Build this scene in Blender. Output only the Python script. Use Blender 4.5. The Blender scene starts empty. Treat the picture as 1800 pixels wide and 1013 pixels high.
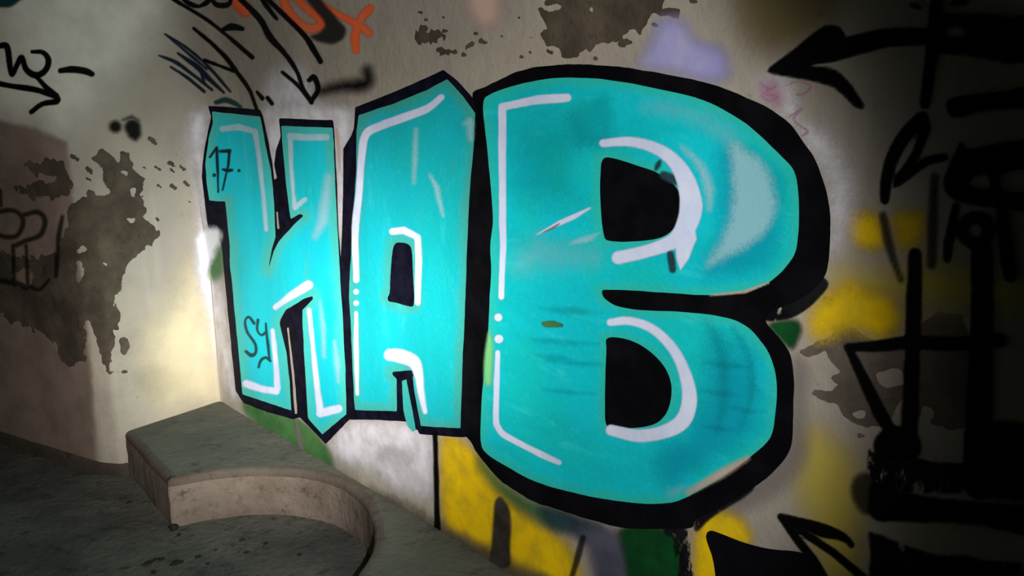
import bpy, bmesh, math, random
import numpy as np
from mathutils import Vector

random.seed(7)
SC = bpy.context.scene
COL = SC.collection

# ------------------------------------------------------------------ camera, light, exposure
FPX = 1413.0                      # focal length in pixels of the 1800 px frame
PITCH = math.radians(12.0)        # camera looks down a little
cam_d = bpy.data.cameras.new('camera')
cam_d.sensor_width = 36.0
cam_d.lens = FPX / 1800.0 * 36.0
cam_d.clip_start = 0.02
cam = bpy.data.objects.new('camera', cam_d)
COL.objects.link(cam)
cam.location = (0, 0, 0)
cam.rotation_euler = (math.pi / 2 - PITCH, 0, 0)
SC.camera = cam

world = bpy.data.worlds.new('dark_interior')
SC.world = world
world.use_nodes = True
world.node_tree.nodes['Background'].inputs[0].default_value = (0.5, 0.55, 0.6, 1)
world.node_tree.nodes['Background'].inputs[1].default_value = 0.002

SC.view_settings.view_transform = 'Standard'
SC.view_settings.look = 'None'
SC.view_settings.gamma = 1.0
SC.view_settings.use_curve_mapping = False
SC.view_settings.exposure = 0.0

# hand torch held beside the camera: narrow bright core, soft spill
TORCH_POS = Vector((0.17, 0.05, 0.03))
TORCH_AIM = Vector((-0.885, 3.10, -0.84))
TORCH_POWER = 1640.0
TORCH_CORE = 7.1                  # degrees, bright core
TORCH_SPILL, TORCH_CUT = 0.112, 35.2   # share of the spill ring and where the reflector cuts it off
ld = bpy.data.lights.new('torch_beam', 'SPOT')
ld.energy = TORCH_POWER
ld.color = (1.0, 0.97, 0.93)
ld.spot_size = math.radians(130)
ld.spot_blend = 0.3
ld.shadow_soft_size = 0.012
ld.use_nodes = True
nt = ld.node_tree
em = nt.nodes['Emission']
tc = nt.nodes.new('ShaderNodeTexCoord')
sp = nt.nodes.new('ShaderNodeSeparateXYZ')
nt.links.new(tc.outputs['Normal'], sp.inputs[0])
def lm(op, a, b=None):
    n = nt.nodes.new('ShaderNodeMath'); n.operation = op
    for i, v in enumerate((a, b)):
        if v is None: continue
        if isinstance(v, (int, float)): n.inputs[i].default_value = v
        else: nt.links.new(v, n.inputs[i])
    return n.outputs[0]
ct = lm('MINIMUM', lm('ABSOLUTE', sp.outputs['Z']), 1.0)
th = lm('ARCCOSINE', ct)
def bell(sig): return lm('EXPONENT', lm('MULTIPLY', lm('POWER', lm('DIVIDE', th, math.radians(sig)), 2.0), -0.5))
edge_ = lm('DIVIDE', 1.0, lm('ADD', 1.0, lm('EXPONENT', lm('DIVIDE', lm('SUBTRACT', th, math.radians(TORCH_CUT)), math.radians(1.6)))))
spill = lm('MULTIPLY', lm('MULTIPLY', bell(37.0), edge_), TORCH_SPILL)
nt.links.new(lm('ADD', bell(TORCH_CORE), spill), em.inputs['Strength'])
torch = bpy.data.objects.new('torch_beam', ld)
COL.objects.link(torch)
torch.location = TORCH_POS
torch.rotation_euler = (TORCH_AIM - TORCH_POS).to_track_quat('-Z', 'Y').to_euler()

# ------------------------------------------------------------------ helpers: materials
def srgb(r, g, b):
    f = lambda c: c / 12.92 if c <= 0.04045 else ((c + 0.055) / 1.055) ** 2.4
    return (f(r / 255), f(g / 255), f(b / 255))

class Mat:
    def __init__(self, name, rough=0.8, spec=0.2):
        self.m = bpy.data.materials.new(name)
        self.m.use_nodes = True
        self.nt = self.m.node_tree
        self.b = self.nt.nodes['Principled BSDF']
        self.b.inputs['Roughness'].default_value = rough
        self.b.inputs['Specular IOR Level'].default_value = spec
        self.out = self.nt.nodes['Material Output']
        self.co = None
    def n(self, t): return self.nt.nodes.new(t)
    def link(self, a, b): self.nt.links.new(a, b)
    def pos(self):
        if self.co is None:
            self.co = self.n('ShaderNodeNewGeometry').outputs['Position']
        return self.co
    def noise(self, scale, detail=4, rough=0.55, stretch=None, off=(0, 0, 0)):
        mp = self.n('ShaderNodeMapping')
        self.link(self.pos(), mp.inputs[0])
        mp.inputs['Location'].default_value = off
        if stretch: mp.inputs['Scale'].default_value = stretch
        t = self.n('ShaderNodeTexNoise')
        t.inputs['Scale'].default_value = scale
        t.inputs['Detail'].default_value = detail
        t.inputs['Roughness'].default_value = rough
        self.link(mp.outputs[0], t.inputs['Vector'])
        return t.outputs['Fac']
    def val(self, v, i, s):
        if isinstance(v, (int, float)): s.default_value = v
        else: self.link(v, s)
    def math(self, op, a, b=0.0):
        n = self.n('ShaderNodeMath'); n.operation = op
        self.val(a, 0, n.inputs[0]); self.val(b, 1, n.inputs[1])
        return n.outputs[0]
    def step(self, v, lo, hi, o0=0.0, o1=1.0):
        n = self.n('ShaderNodeMapRange'); n.interpolation_type = 'SMOOTHSTEP'
        self.link(v, n.inputs['Value'])
        n.inputs['From Min'].default_value = lo; n.inputs['From Max'].default_value = hi
        n.inputs['To Min'].default_value = o0; n.inputs['To Max'].default_value = o1
        return n.outputs['Result']
    def mix(self, fac, a, b, mode='MIX'):
        n = self.n('ShaderNodeMix'); n.data_type = 'RGBA'; n.blend_type = mode
        self.val(fac, 0, n.inputs[0])
        for v, s in ((a, n.inputs[6]), (b, n.inputs[7])):
            if isinstance(v, tuple): s.default_value = (*v[:3], 1)
            else: self.link(v, s)
        return n.outputs[2]
    def attr(self, name):
        a = self.n('ShaderNodeAttribute'); a.attribute_name = name
        return a.outputs['Fac']
    def color(self, c):
        if isinstance(c, tuple): self.b.inputs['Base Color'].default_value = (*c[:3], 1)
        else: self.link(c, self.b.inputs['Base Color'])
    def bump(self, h, strength=0.3, dist=0.004):
        n = self.n('ShaderNodeBump')
        n.inputs['Strength'].default_value = strength
        n.inputs['Distance'].default_value = dist
        self.link(h, n.inputs['Height'])
        self.link(n.outputs[0], self.b.inputs['Normal'])
    def alpha(self, fac):
        tr = self.n('ShaderNodeBsdfTransparent')
        mx = self.n('ShaderNodeMixShader')
        self.link(fac, mx.inputs[0])
        self.link(tr.outputs[0], mx.inputs[1]); self.link(self.b.outputs[0], mx.inputs[2])
        self.link(mx.outputs[0], self.out.inputs['Surface'])

def wall_material():
    M = Mat('old_limewash_plaster', 0.9, 0.1)
    big = M.noise(1.3, 4)
    mid = M.noise(5.5, 5, 0.6, off=(3, 1, 2))
    c = M.mix(M.step(big, 0.35, 0.65), srgb(147, 140, 130), srgb(161, 153, 137))
    c = M.mix(M.step(mid, 0.45, 0.75, 0, 0.55), c, srgb(134, 126, 117))
    drip = M.noise(9, 3, 0.5, stretch=(1, 1, 0.12))
    c = M.mix(M.step(drip, 0.55, 0.8, 0, 0.35), c, srgb(180, 173, 161))
    spk = M.noise(55, 3, 0.6)
    c = M.mix(M.step(spk, 0.68, 0.76, 0, 0.5), c, srgb(96, 87, 76))
    M.color(c)
    M.bump(M.math('ADD', M.noise(30, 6, 0.65), M.math('MULTIPLY', mid, 1.5)), 0.5, 0.006)
    return M.m

def bare_material(name, a0, a1, a2):
    M = Mat(name, 0.95, 0.05)
    a = M.noise(8, 5, 0.6)
    c = M.mix(M.step(a, 0.35, 0.7), a0, a1)
    c = M.mix(M.step(M.noise(60, 3), 0.55, 0.75, 0, 0.5), c, a2)
    M.color(c)
    M.bump(M.noise(80, 5, 0.7), 0.6, 0.004)
    return M.m

def paint(name, col, col2=None, opacity=1.0, speckle=0.25, rough=0.6, soft=True, wear=0.0, nscale=9.0, spec=0.2, stretch=None):
    """sprayed paint; 'cov' is the coverage at each vertex, thin at the edge of a spray"""
    M = Mat(name, rough, spec)
    c = col
    if col2:
        c = M.mix(M.step(M.noise(nscale, 5, 0.6, stretch=stretch), 0.35, 0.68), col, col2)
    M.color(c)
    M.bump(M.noise(45, 4, 0.6), 0.25, 0.003)
    if soft or wear or opacity < 1:
        f = M.attr('cov')
        f = M.math('ADD', f, M.math('MULTIPLY', M.math('SUBTRACT', M.noise(150, 3, 0.7), 0.5), speckle))
        if wear:
            f = M.math('SUBTRACT', f, M.step(M.noise(26, 6, 0.7, stretch=(1, 1, 0.5)), 0.66 - wear * 0.25, 0.75 - wear * 0.2, 0, 0.85))
        f = M.step(f, 0.02, 0.98, 0, opacity)
        M.alpha(f)
    return M.m

def letter_fill(name, mid, edge, alt, light, deep, streak=(1, 1, 0.35)):
    """turquoise letter body: greener where the coat thins out at the rim, patchy coat, pale rubbed streaks"""
    M = Mat(name, 0.6, 0.2)
    e = M.attr('rim')                                   # 0 at the rim .. 1 well inside
    big = M.noise(3.2, 4, 0.6)
    c = M.mix(M.step(big, 0.36, 0.64), mid, alt)
    c = M.mix(M.step(M.noise(7, 5, 0.6, stretch=streak, off=(1, 8, 3)), 0.42, 0.72, 0, 0.55), c, deep)
    e2 = M.math('ADD', e, M.math('MULTIPLY', M.math('SUBTRACT', M.noise(14, 5, 0.65), 0.5), 0.9))
    c = M.mix(M.step(e2, 0.05, 0.8), edge, c)
    st = M.noise(13, 6, 0.7, stretch=streak, off=(2, 5, 1))
    c = M.mix(M.step(st, 0.54, 0.76, 0, 0.6), c, light)
    c = M.mix(M.step(M.noise(95, 4, 0.7), 0.5, 0.75, 0, 0.35), c, light)
    dk = M.noise(17, 5, 0.6, stretch=streak, off=(7, 2, 4))
    c = M.mix(M.step(dk, 0.58, 0.78, 0, 0.5), c, edge)
    M.color(c)
    M.bump(M.noise(50, 4, 0.6), 0.25, 0.003)
    return M.m

# ------------------------------------------------------------------ the wall as a surface P(s, t)
def catmull(pts, n=12):
    pts = [np.array(p, float) for p in pts]
    q = [2 * pts[0] - pts[1]] + pts + [2 * pts[-1] - pts[-2]]
    out = []
    for i in range(1, len(q) - 2):
        p0, p1, p2, p3 = q[i - 1:i + 3]
        for k in range(n):
            u = k / n
            out.append(0.5 * (2 * p1 + (p2 - p0) * u + (2 * p0 - 5 * p1 + 4 * p2 - p3) * u * u + (3 * p1 - p0 - 3 * p2 + p3) * u ** 3))
    out.append(pts[-1])
    return out

LEFT = [(-3.40, 4.06), (-1.735, 3.166), (-1.635, 3.150), (-1.356, 3.545)]
MURAL = catmull([(-1.356, 3.545), (-0.70, 2.850), (-0.085, 2.190), (0.40, 1.63), (0.76, 1.10), (1.00, 0.45), (1.14, -0.3), (1.15, -1.2)])
BACK = catmull([(1.15, -1.2), (0.85, -2.2), (-0.2, -2.9), (-1.8, -3.0), (-3.5, -2.3), (-4.4, -0.5), (-4.5, 2.0), (-4.1, 3.6), (-3.40, 4.06)])
LOOP = [np.array(p, float) for p in LEFT[:-1]] + MURAL[:-1] + BACK[:-1]
LOOP = np.array(LOOP + [LOOP[0]])
seg = np.linalg.norm(np.diff(LOOP, axis=0), axis=1)
ARC = np.concatenate([[0], np.cumsum(seg)])
TOTAL = ARC[-1]
S_ARRIS = ARC[1]
S_CORNER = ARC[3]
S_MURAL_END = ARC[3 + len(MURAL) - 1]
LOOP_UP = LOOP.copy()
LOOP_UP[0] = LOOP_UP[-1] = (-3.42, 3.72)        # the vault overhangs the shaded recess
NS = 6000
SS = np.arange(NS) / NS * TOTAL
CX = np.interp(SS, ARC, LOOP[:, 0]); CY = np.interp(SS, ARC, LOOP[:, 1])
UX = np.interp(SS, ARC, LOOP_UP[:, 0]); UY = np.interp(SS, ARC, LOOP_UP[:, 1])
def smooth(sig, CX, CY):
    d = np.minimum(SS, TOTAL - SS)
    k = np.exp(-0.5 * (d / sig) ** 2); k /= k.sum()
    K = np.fft.rfft(k)
    return np.fft.irfft(np.fft.rfft(CX) * K, NS), np.fft.irfft(np.fft.rfft(CY) * K, NS)
SHARP, SOFT = smooth(0.014, CX, CY), smooth(0.26, UX, UY)
Z_SPRING, DOME_H = -0.05, 1.65
DOME_C = np.array([-1.2, 0.6])
T_TOP = Z_SPRING + DOME_H * math.pi / 2
def sst(x, a, b):
    u = np.clip((x - a) / (b - a), 0, 1); return u * u * (3 - 2 * u)
def base(s, t):
    s = np.mod(s, TOTAL)
    z = np.where(t < Z_SPRING, t, Z_SPRING + DOME_H * np.sin(np.clip((t - Z_SPRING) / DOME_H, 0, math.pi / 2)))
    inw = np.where(t < Z_SPRING, 0.0, 1 - np.cos(np.clip((t - Z_SPRING) / DOME_H, 0, math.pi / 2)))
    k = 1 - sst(s, S_ARRIS - 0.30, S_ARRIS + 0.02)
    w = sst(z, -0.80 + 0.42 * k, 0.05 - 0.02 * k)
    per = dict(period=TOTAL)
    x = (1 - w) * np.interp(s, SS, SHARP[0], **per) + w * np.interp(s, SS, SOFT[0], **per)
    y = (1 - w) * np.interp(s, SS, SHARP[1], **per) + w * np.interp(s, SS, SOFT[1], **per)
    x = x + (DOME_C[0] - x) * inw; y = y + (DOME_C[1] - y) * inw
    # hand-trowelled unevenness
    b = 0.004 * np.sin(7.1 * s + 2.3 * t) * np.sin(5.3 * t + 1.0) + 0.0025 * np.sin(15.7 * s - 9.1 * t + 1.3) * np.sin(12.1 * t + 4.4 * s)
    return np.stack([x, y + b, z + 0.0 * s], -1)
def surf(s, t, off=0.0):
    p = base(s, t)
    if off:
        e = 0.006
        ds = base(s + e, t) - base(s - e, t); dt = base(s, t + e) - base(s, t - e)
        n = np.cross(ds, dt)
        n /= np.linalg.norm(n, axis=-1, keepdims=True) + 1e-12
        c = np.array([DOME_C[0], DOME_C[1], -0.4]) - p
        n *= np.where((n * c).sum(-1, keepdims=True) < 0, -1.0, 1.0)
        p = p + n * off
    return p
CP, SP = math.cos(PITCH), math.sin(PITCH)
def survey(p):
    """where a point of the wall stands in the 1800 x 1013 survey photograph"""
    d = p[..., 1] * CP - p[..., 2] * SP
    u = p[..., 1] * SP + p[..., 2] * CP
    d = np.where(d < 0.05, 0.05, d)
    return 900 + FPX * p[..., 0] / d, 506.5 - FPX * u / d

def new_obj(name, verts, faces, mat, parent=None, attrs=None, smooth_shade=True):
    me = bpy.data.meshes.new(name)
    me.from_pydata([tuple(v) for v in np.asarray(verts).tolist()], [], faces)
    for k, v in (attrs or {}).items():
        a = me.attributes.new(k, 'FLOAT', 'POINT'); a.data.foreach_set('value', np.asarray(v, np.float32))
    if smooth_shade:
        me.polygons.foreach_set('use_smooth', [True] * len(me.polygons))
    if mat: me.materials.append(mat)
    me.update()
    o = bpy.data.objects.new(name, me)
    COL.objects.link(o)
    if parent: o.parent = parent
    return o
def tag(o, label, cat, group=None):
    o['label'] = label; o['category'] = cat
    if group: o['group'] = group
    return o
def thing(name, label, cat, loc=(0, 0, 0), group=None):
    o = bpy.data.objects.new(name, None); COL.objects.link(o)
    o.empty_display_size = 0.1
    o.location = loc
    return tag(o, label, cat, group)

def sheet(name, s0, s1, t0, t1, hs, ht, mat):
    ns = max(2, int(round((s1 - s0) / hs)) + 1); ntt = max(2, int(round((t1 - t0) / ht)) + 1)
    S, T = np.meshgrid(np.linspace(s0, s1, ns), np.linspace(t0, t1, ntt))
    V = surf(S, T).reshape(-1, 3)
    i = np.arange((ntt - 1) * (ns - 1)); r, c = i // (ns - 1), i % (ns - 1)
    a = r * ns + c
    F = np.stack([a, a + ns, a + ns + 1, a + 1], -1)
    o = new_obj(name, V, F.tolist(), mat)
    o['kind'] = 'structure'
    return o

WALL = wall_material()
BARE = bare_material('bare_brown_render', srgb(66, 58, 50), srgb(88, 79, 67), srgb(50, 44, 38))
BARE_PALE = bare_material('bare_grey_render', srgb(86, 78, 70), srgb(106, 97, 87), srgb(70, 62, 55))
T_LOW, T_CEIL = -1.62, 0.80
S_VIEW_R = S_CORNER + 3.9
wall_left = sheet('wall_left', 0.0, S_CORNER, T_LOW, T_CEIL, 0.014, 0.02, WALL)
wall_right = sheet('wall_right', S_CORNER, S_MURAL_END, T_LOW, T_CEIL, 0.02, 0.02, WALL)
wall_back = sheet('wall_back', S_MURAL_END, TOTAL, T_LOW, T_CEIL, 0.08, 0.08, WALL)
ceiling = sheet('ceiling', 0.0, TOTAL, T_CEIL, T_TOP, 0.06, 0.06, WALL)

# ------------------------------------------------------------------ painted marks as thin coats that follow the wall
_cs = np.arange(0, S_MURAL_END, 0.02); _ct = np.arange(T_LOW, T_CEIL, 0.02)
_CS, _CT = np.meshgrid(_cs, _ct)
_PX, _PY = survey(base(_CS, _CT))
_D = base(_CS, _CT)[..., 1]
_OK = _D > 0.3

def poly_sdf(X, Y, ring):
    P = np.array(ring, float); Q = np.roll(P, -1, 0)
    d2 = np.full(X.shape, 1e12); inside = np.zeros(X.shape, bool)
    for (ax, ay), (bx, by) in zip(P, Q):
        ex, ey = bx - ax, by - ay
        L = ex * ex + ey * ey + 1e-9
        u = np.clip(((X - ax) * ex + (Y - ay) * ey) / L, 0, 1)
        d2 = np.minimum(d2, (X - ax - u * ex) ** 2 + (Y - ay - u * ey) ** 2)
        if ay != by:
            c = ((ay > Y) != (by > Y)) & (X < (bx - ax) * (Y - ay) / (by - ay) + ax)
            inside ^= c
    d = np.sqrt(d2)
    return np.where(inside, -d, d)
def stroke_sdf(X, Y, pts, w):
    n = len(pts)
    ws = [w] * n if isinstance(w, (int, float)) else list(w)
    if len(ws) != n: ws = np.interp(np.linspace(0, 1, n), np.linspace(0, 1, len(ws)), ws)
    r = np.full(X.shape, 1e6)
    if n == 1:
        return np.hypot(X - pts[0][0], Y - pts[0][1]) - ws[0] / 2
    for i in range(n - 1):
        (ax, ay), (bx, by) = pts[i], pts[i + 1]
        ex, ey = bx - ax, by - ay
        L = ex * ex + ey * ey + 1e-9
        u = np.clip(((X - ax) * ex + (Y - ay) * ey) / L, 0, 1)
        r = np.minimum(r, np.hypot(X - ax - u * ex, Y - ay - u * ey) - (ws[i] + (ws[i + 1] - ws[i]) * u) / 2)
    return r
def curve(pts, n=5):
    if len(pts) < 3: return [tuple(p) for p in pts]
    return [tuple(p) for p in catmull(pts, n)]
def soften(ring, it=1):
    P = [np.array(p, float) for p in ring]
    for _ in range(it):
        R = []
        for i in range(len(P)):
            a, b = P[i], P[(i + 1) % len(P)]
            R += [a * .8 + b * .2, a * .2 + b * .8]
        P = R
    return [tuple(p) for p in P]

def P_(*pts): return ('poly', pts)                     # filled outline
def PS(*pts): return ('poly', soften(pts, 2))          # filled outline with rounded corners
def PC(*pts):                                          # filled smooth closed curve
    q = list(pts); c = catmull([q[-1]] + q + [q[0], q[1]], 5)
    return ('poly', [tuple(p) for p in c[5:-5 - 1]])
def L_(w, *pts): return ('line', pts, w)               # straight stroke
def C_(w, *pts):                                       # curved stroke
    c = curve(pts)
    return ('line', c, w)
def H_(shape): return ('hole', shape)
def at(sheet, *pts):                                   # points read off an enlarged sheet of the survey photograph
    x0, y0, k = sheet
    return [(x0 + x / k, y0 + y / k) for x, y in pts]
K1 = (0, 0, 2.98); K2 = (250, 0, 2.98); K3 = (0, 200, 2.98); K4 = (0, 500, 1.9756); K5 = (330, 150, 2.894); K6 = (330, 450, 2.531)
K8 = (580, 100, 2.894); K9 = (580, 420, 2.531); K10 = (700, 0, 3.0); K12 = (820, 100, 2.4125); K13 = (1150, 100, 2.2024)
K14 = (820, 480, 2.252); K15 = (1150, 480, 2.2512); K16 = (950, 800, 2.951); K17 = (560, 720, 3.457); K18 = (1300, 0, 3.6)
K19 = (1450, 180, 2.98); K20 = (1400, 420, 2.5325); K21 = (1400, 750, 3.8525); K7 = (150, 650, 2.791)

def eval_shape(X, Y, sh):
    if sh[0] == 'poly': return poly_sdf(X, Y, sh[1])
    if sh[0] == 'line': return stroke_sdf(X, Y, sh[1], sh[2])
def fbm(S, T, freq, seed):
    r = np.random.RandomState(seed); out = np.zeros(S.shape); amp = 1.0; tot = 0
    for o in range(4):
        f = freq * 2 ** o
        x, y = S * f + r.rand() * 50, T * f + r.rand() * 50
        xi, yi = np.floor(x).astype(int), np.floor(y).astype(int)
        fx, fy = x - xi, y - yi
        fx, fy = fx * fx * (3 - 2 * fx), fy * fy * (3 - 2 * fy)
        tab = r.rand(256, 256)
        g = lambda a, b: tab[a & 255, b & 255]
        v = (g(xi, yi) * (1 - fx) + g(xi + 1, yi) * fx) * (1 - fy) + (g(xi, yi + 1) * (1 - fx) + g(xi + 1, yi + 1) * fx) * fy
        out += amp * (v - 0.5); tot += amp; amp *= 0.55
    return out / tot * 2
_seed = [1]
def coat(name, shapes, mat, off, parent=None, h=0.006, feather=0.0, rag=0.0, ragf=30.0, rim=28.0, clip=None):
    """a coat of paint (or a bare patch): outline in survey pixels, meshed on the wall in metres.
    feather: px over which the spray fades; rag: px of ragged edge."""
    pts = [p for sh in shapes for p in (sh[1] if sh[0] != 'hole' else [])]
    wmax = max([(max(sh[2]) if not isinstance(sh[2], (int, float)) else sh[2]) for sh in shapes if sh[0] == 'line'] + [0])
    mg = wmax / 2 + feather + rag + 12
    x0, x1 = min(p[0] for p in pts) - mg, max(p[0] for p in pts) + mg
    y0, y1 = min(p[1] for p in pts) - mg, max(p[1] for p in pts) + mg
    hit = _OK & (_PX > x0) & (_PX < x1) & (_PY > y0) & (_PY < y1)
    if not hit.any(): return None
    js, ts = np.where(hit.any(0))[0], np.where(hit.any(1))[0]
    s0, s1 = _cs[js[0]] - 0.02, _cs[js[-1]] + 0.02
    t0, t1 = _ct[ts[0]] - 0.02, _ct[ts[-1]] + 0.02
    t0 = max(t0, -1.47)
    ns, nt_ = int((s1 - s0) / h) + 2, int((t1 - t0) / h) + 2
    gs, gt = s0 + np.arange(ns) * h, t0 + np.arange(nt_) * h
    S, T = np.meshgrid(gs, gt)
    X, Y = survey(base(S, T))
    D = np.full(S.shape, 1e6)
    for sh in shapes:
        if sh[0] != 'hole': D = np.minimum(D, eval_shape(X, Y, sh))
    for sh in shapes:
        if sh[0] == 'hole': D = np.maximum(D, -eval_shape(X, Y, sh[1]))
    if clip:
        K = np.full(S.shape, 1e6)
        for sh in clip:
            if sh[0] != 'hole': K = np.minimum(K, eval_shape(X, Y, sh))
        for sh in clip:
            if sh[0] == 'hole': K = np.maximum(K, -eval_shape(X, Y, sh[1]))
        D = np.maximum(D, K + 1.5 + feather * 0.5)
    _seed[0] += 1
    wob = fbm(S, T, 14, _seed[0])
    D = D + wob * 1.0
    if rag: D = D + rag * fbm(S, T, ragf, _seed[0] + 500)
    A = D - feather * 0.5                       # outer contour of the coat
    idx = -np.ones(S.shape, int)
    ins = A < 0
    if not ins.any(): return None
    Vs, Vt, Vd = [], [], []
    ii = np.argwhere(ins)
    idx[ins] = np.arange(len(ii))
    Vs = list(S[ins]); Vt = list(T[ins]); Vd = list(D[ins])
    full = ins[:-1, :-1] & ins[1:, :-1] & ins[:-1, 1:] & ins[1:, 1:]
    anyc = ins[:-1, :-1] | ins[1:, :-1] | ins[:-1, 1:] | ins[1:, 1:]
    r, c = np.where(full)
    F = np.stack([idx[r, c], idx[r, c + 1], idx[r + 1, c + 1], idx[r + 1, c]], -1).tolist()
    cut = {}
    def edge(a, b):
        key = (a, b) if a < b else (b, a)
        k = cut.get(key)
        if k is None:
            (ra, ca), (rb, cb) = key
            u = A[ra, ca] / (A[ra, ca] - A[rb, cb])
            Vs.append(S[ra, ca] + (S[rb, cb] - S[ra, ca]) * u); Vt.append(T[ra, ca] + (T[rb, cb] - T[ra, ca]) * u)
            Vd.append(D[ra, ca] + (D[rb, cb] - D[ra, ca]) * u)
            k = cut[key] = len(Vs) - 1
        return k
    r, c = np.where(anyc & ~full)
    for rr, cc in zip(r.tolist(), c.tolist()):
        q = [(rr, cc), (rr, cc + 1), (rr + 1, cc + 1), (rr + 1, cc)]
        f = []
        for k in range(4):
            a, b = q[k], q[(k + 1) % 4]
            ia, ib = ins[a], ins[b]
            if ia: f.append(int(idx[a]))
            if ia != ib: f.append(edge(a, b))
        if len(f) >= 3: F.append(f)
    Vs, Vt, Vd = np.array(Vs), np.array(Vt), np.array(Vd)
    V = surf(Vs, Vt, off)
    cov = np.clip((feather * 0.5 - Vd) / feather, 0, 1) if feather > 0 else np.ones(len(Vd))
    o = new_obj(name, V, F, mat, parent, {'cov': cov, 'rim': np.clip(-Vd / rim, 0, 1)})
    return o
def mark(name, label, cat, shapes, mat, off, group=None, **kw):
    o = coat(name, shapes, mat, off, None, **kw)
    if o: tag(o, label, cat, group)
    return o

# --- paints
BLACK = paint('black_paint', (0.0015, 0.0016, 0.0026), (0.004, 0.004, 0.006), soft=False, rough=0.6, spec=0.06)
NAVY = paint('navy_black_paint', (0.002, 0.002, 0.007), (0.006, 0.006, 0.016), soft=False, rough=0.6, spec=0.06, nscale=20)
BLACK_WORN = paint('worn_black_paint', (0.003, 0.003, 0.004), (0.01, 0.01, 0.013), wear=0.5, rough=0.6, spec=0.06)
BLACK_SOFT = paint('black_spray', (0.002, 0.002, 0.0025), soft=True, speckle=0.35, spec=0.06)
BLACK_THIN = paint('thin_black_spray', (0.008, 0.007, 0.006), soft=True, speckle=0.3, opacity=0.7, spec=0.1)
INK = paint('marker_ink', (0.006, 0.014, 0.03), soft=True, speckle=0.15, opacity=0.95, spec=0.1)
TEALINK = paint('dark_teal_marker', (0.004, 0.045, 0.05), soft=True, speckle=0.15, opacity=0.95)
WHITE = paint('pale_highlight_paint', srgb(206, 214, 236), srgb(190, 202, 228), soft=True, speckle=0.2)
WHITE_WASH = paint('washed_highlight_paint', srgb(176, 214, 226), srgb(160, 204, 216), soft=True, speckle=0.4, opacity=0.85)
WHITE_THIN = paint('thin_pale_paint', srgb(158, 212, 222), soft=True, speckle=1.1, opacity=0.6)
HAZE = paint('pale_overspray', srgb(222, 220, 228), srgb(196, 192, 194), soft=True, speckle=0.6, opacity=0.85, nscale=14)
YELLOW = paint('yellow_spray', srgb(232, 192, 4), srgb(196, 166, 24), soft=True, speckle=0.5, nscale=12)
YELLOW_THIN = paint('thin_yellow_spray', srgb(205, 185, 60), soft=True, speckle=0.25, opacity=0.6)
GREEN = paint('green_spray', srgb(72, 120, 66), srgb(50, 100, 48), soft=True, speckle=0.3, opacity=0.85)
DKGREEN = paint('dark_green_spray', srgb(8, 72, 30), srgb(4, 50, 22), soft=True, speckle=0.3)
DKTEAL = paint('dark_teal_spray', srgb(40, 66, 74), srgb(28, 48, 60), soft=True, speckle=0.3, opacity=0.9)
SLATE = paint('slate_spray', srgb(84, 86, 104), srgb(64, 68, 84), soft=True, speckle=0.3, opacity=0.85)
LILAC = paint('lilac_spray', srgb(150, 150, 205), srgb(166, 162, 200), soft=True, speckle=0.25, opacity=0.85)
ORANGE = paint('orange_spray', srgb(246, 104, 48), srgb(232, 120, 80), soft=True, speckle=0.3, opacity=0.95)
PINK = paint('pink_marker', srgb(176, 120, 150), soft=True, speckle=0.3, opacity=0.6)
PINKSMEAR = paint('pink_smear', srgb(205, 175, 160), soft=True, speckle=0.3, opacity=0.8)
LIME = paint('pale_lime_paint', srgb(120, 200, 130), soft=True, speckle=0.3, opacity=0.9)
RECESS_SHADE = paint('brown_recess_shade', srgb(140, 120, 109), srgb(122, 104, 94), soft=True, speckle=0.15, opacity=0.7)  # brown that paints in the shade of the recess
CREAM = paint('cream_limewash', srgb(222, 208, 170), srgb(206, 194, 164), soft=True, speckle=0.3, opacity=0.7)
GREYSMEAR = paint('grey_smear', srgb(120, 112, 112), soft=True, speckle=0.3, opacity=0.6)

FILL_H = letter_fill('turquoise_paint', (0.004, 0.52, 0.59), (0.055, 0.46, 0.40), (0.004, 0.52, 0.64), (0.035, 0.66, 0.72), (0.003, 0.42, 0.46))
FILL_A = letter_fill('turquoise_paint_middle', (0.004, 0.41, 0.44), (0.040, 0.34, 0.29), (0.004, 0.43, 0.51), (0.04, 0.54, 0.56), (0.003, 0.36, 0.36))
FILL_B = letter_fill('turquoise_blue_paint', (0.002, 0.49, 0.47), (0.018, 0.45, 0.39), (0.001, 0.50, 0.59), (0.03, 0.62, 0.64), (0.001, 0.40, 0.43), streak=(0.5, 0.5, 2.0))
BLUE = paint('blue_glaze', srgb(0, 158, 190), soft=True, speckle=0.5, opacity=0.5)
DEEP = paint('deep_teal_glaze', srgb(0, 128, 136), soft=True, speckle=0.7, opacity=0.22)
DIRT = paint('brown_dirt', srgb(92, 80, 66), srgb(76, 66, 56), soft=True, speckle=0.4, opacity=0.8)
STAIN = paint('grey_stain', srgb(110, 103, 97), srgb(128, 118, 105), soft=True, speckle=1.1, opacity=0.22)
PALE_THIN = paint('faint_pale_paint', srgb(120, 205, 214), soft=True, speckle=1.2, opacity=0.35)
VAULT_LIGHT = paint('pale_vault_light', srgb(222, 218, 204), srgb(206, 202, 188), soft=True, speckle=0.2, opacity=0.9)  # lighter grey standing in for light that the torch lacks there
WHITESMEAR = paint('white_smear', srgb(220, 222, 228), soft=True, speckle=0.5, opacity=0.85)

# offsets of the coats from the plaster, metres
O_PATCH, O_CLOUD, O_CLOUD2, O_BLACK, O_FILL, O_MARK, O_TOP = 0.0004, 0.0007, 0.0010, 0.0014, 0.0018, 0.0022, 0.0026

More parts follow.
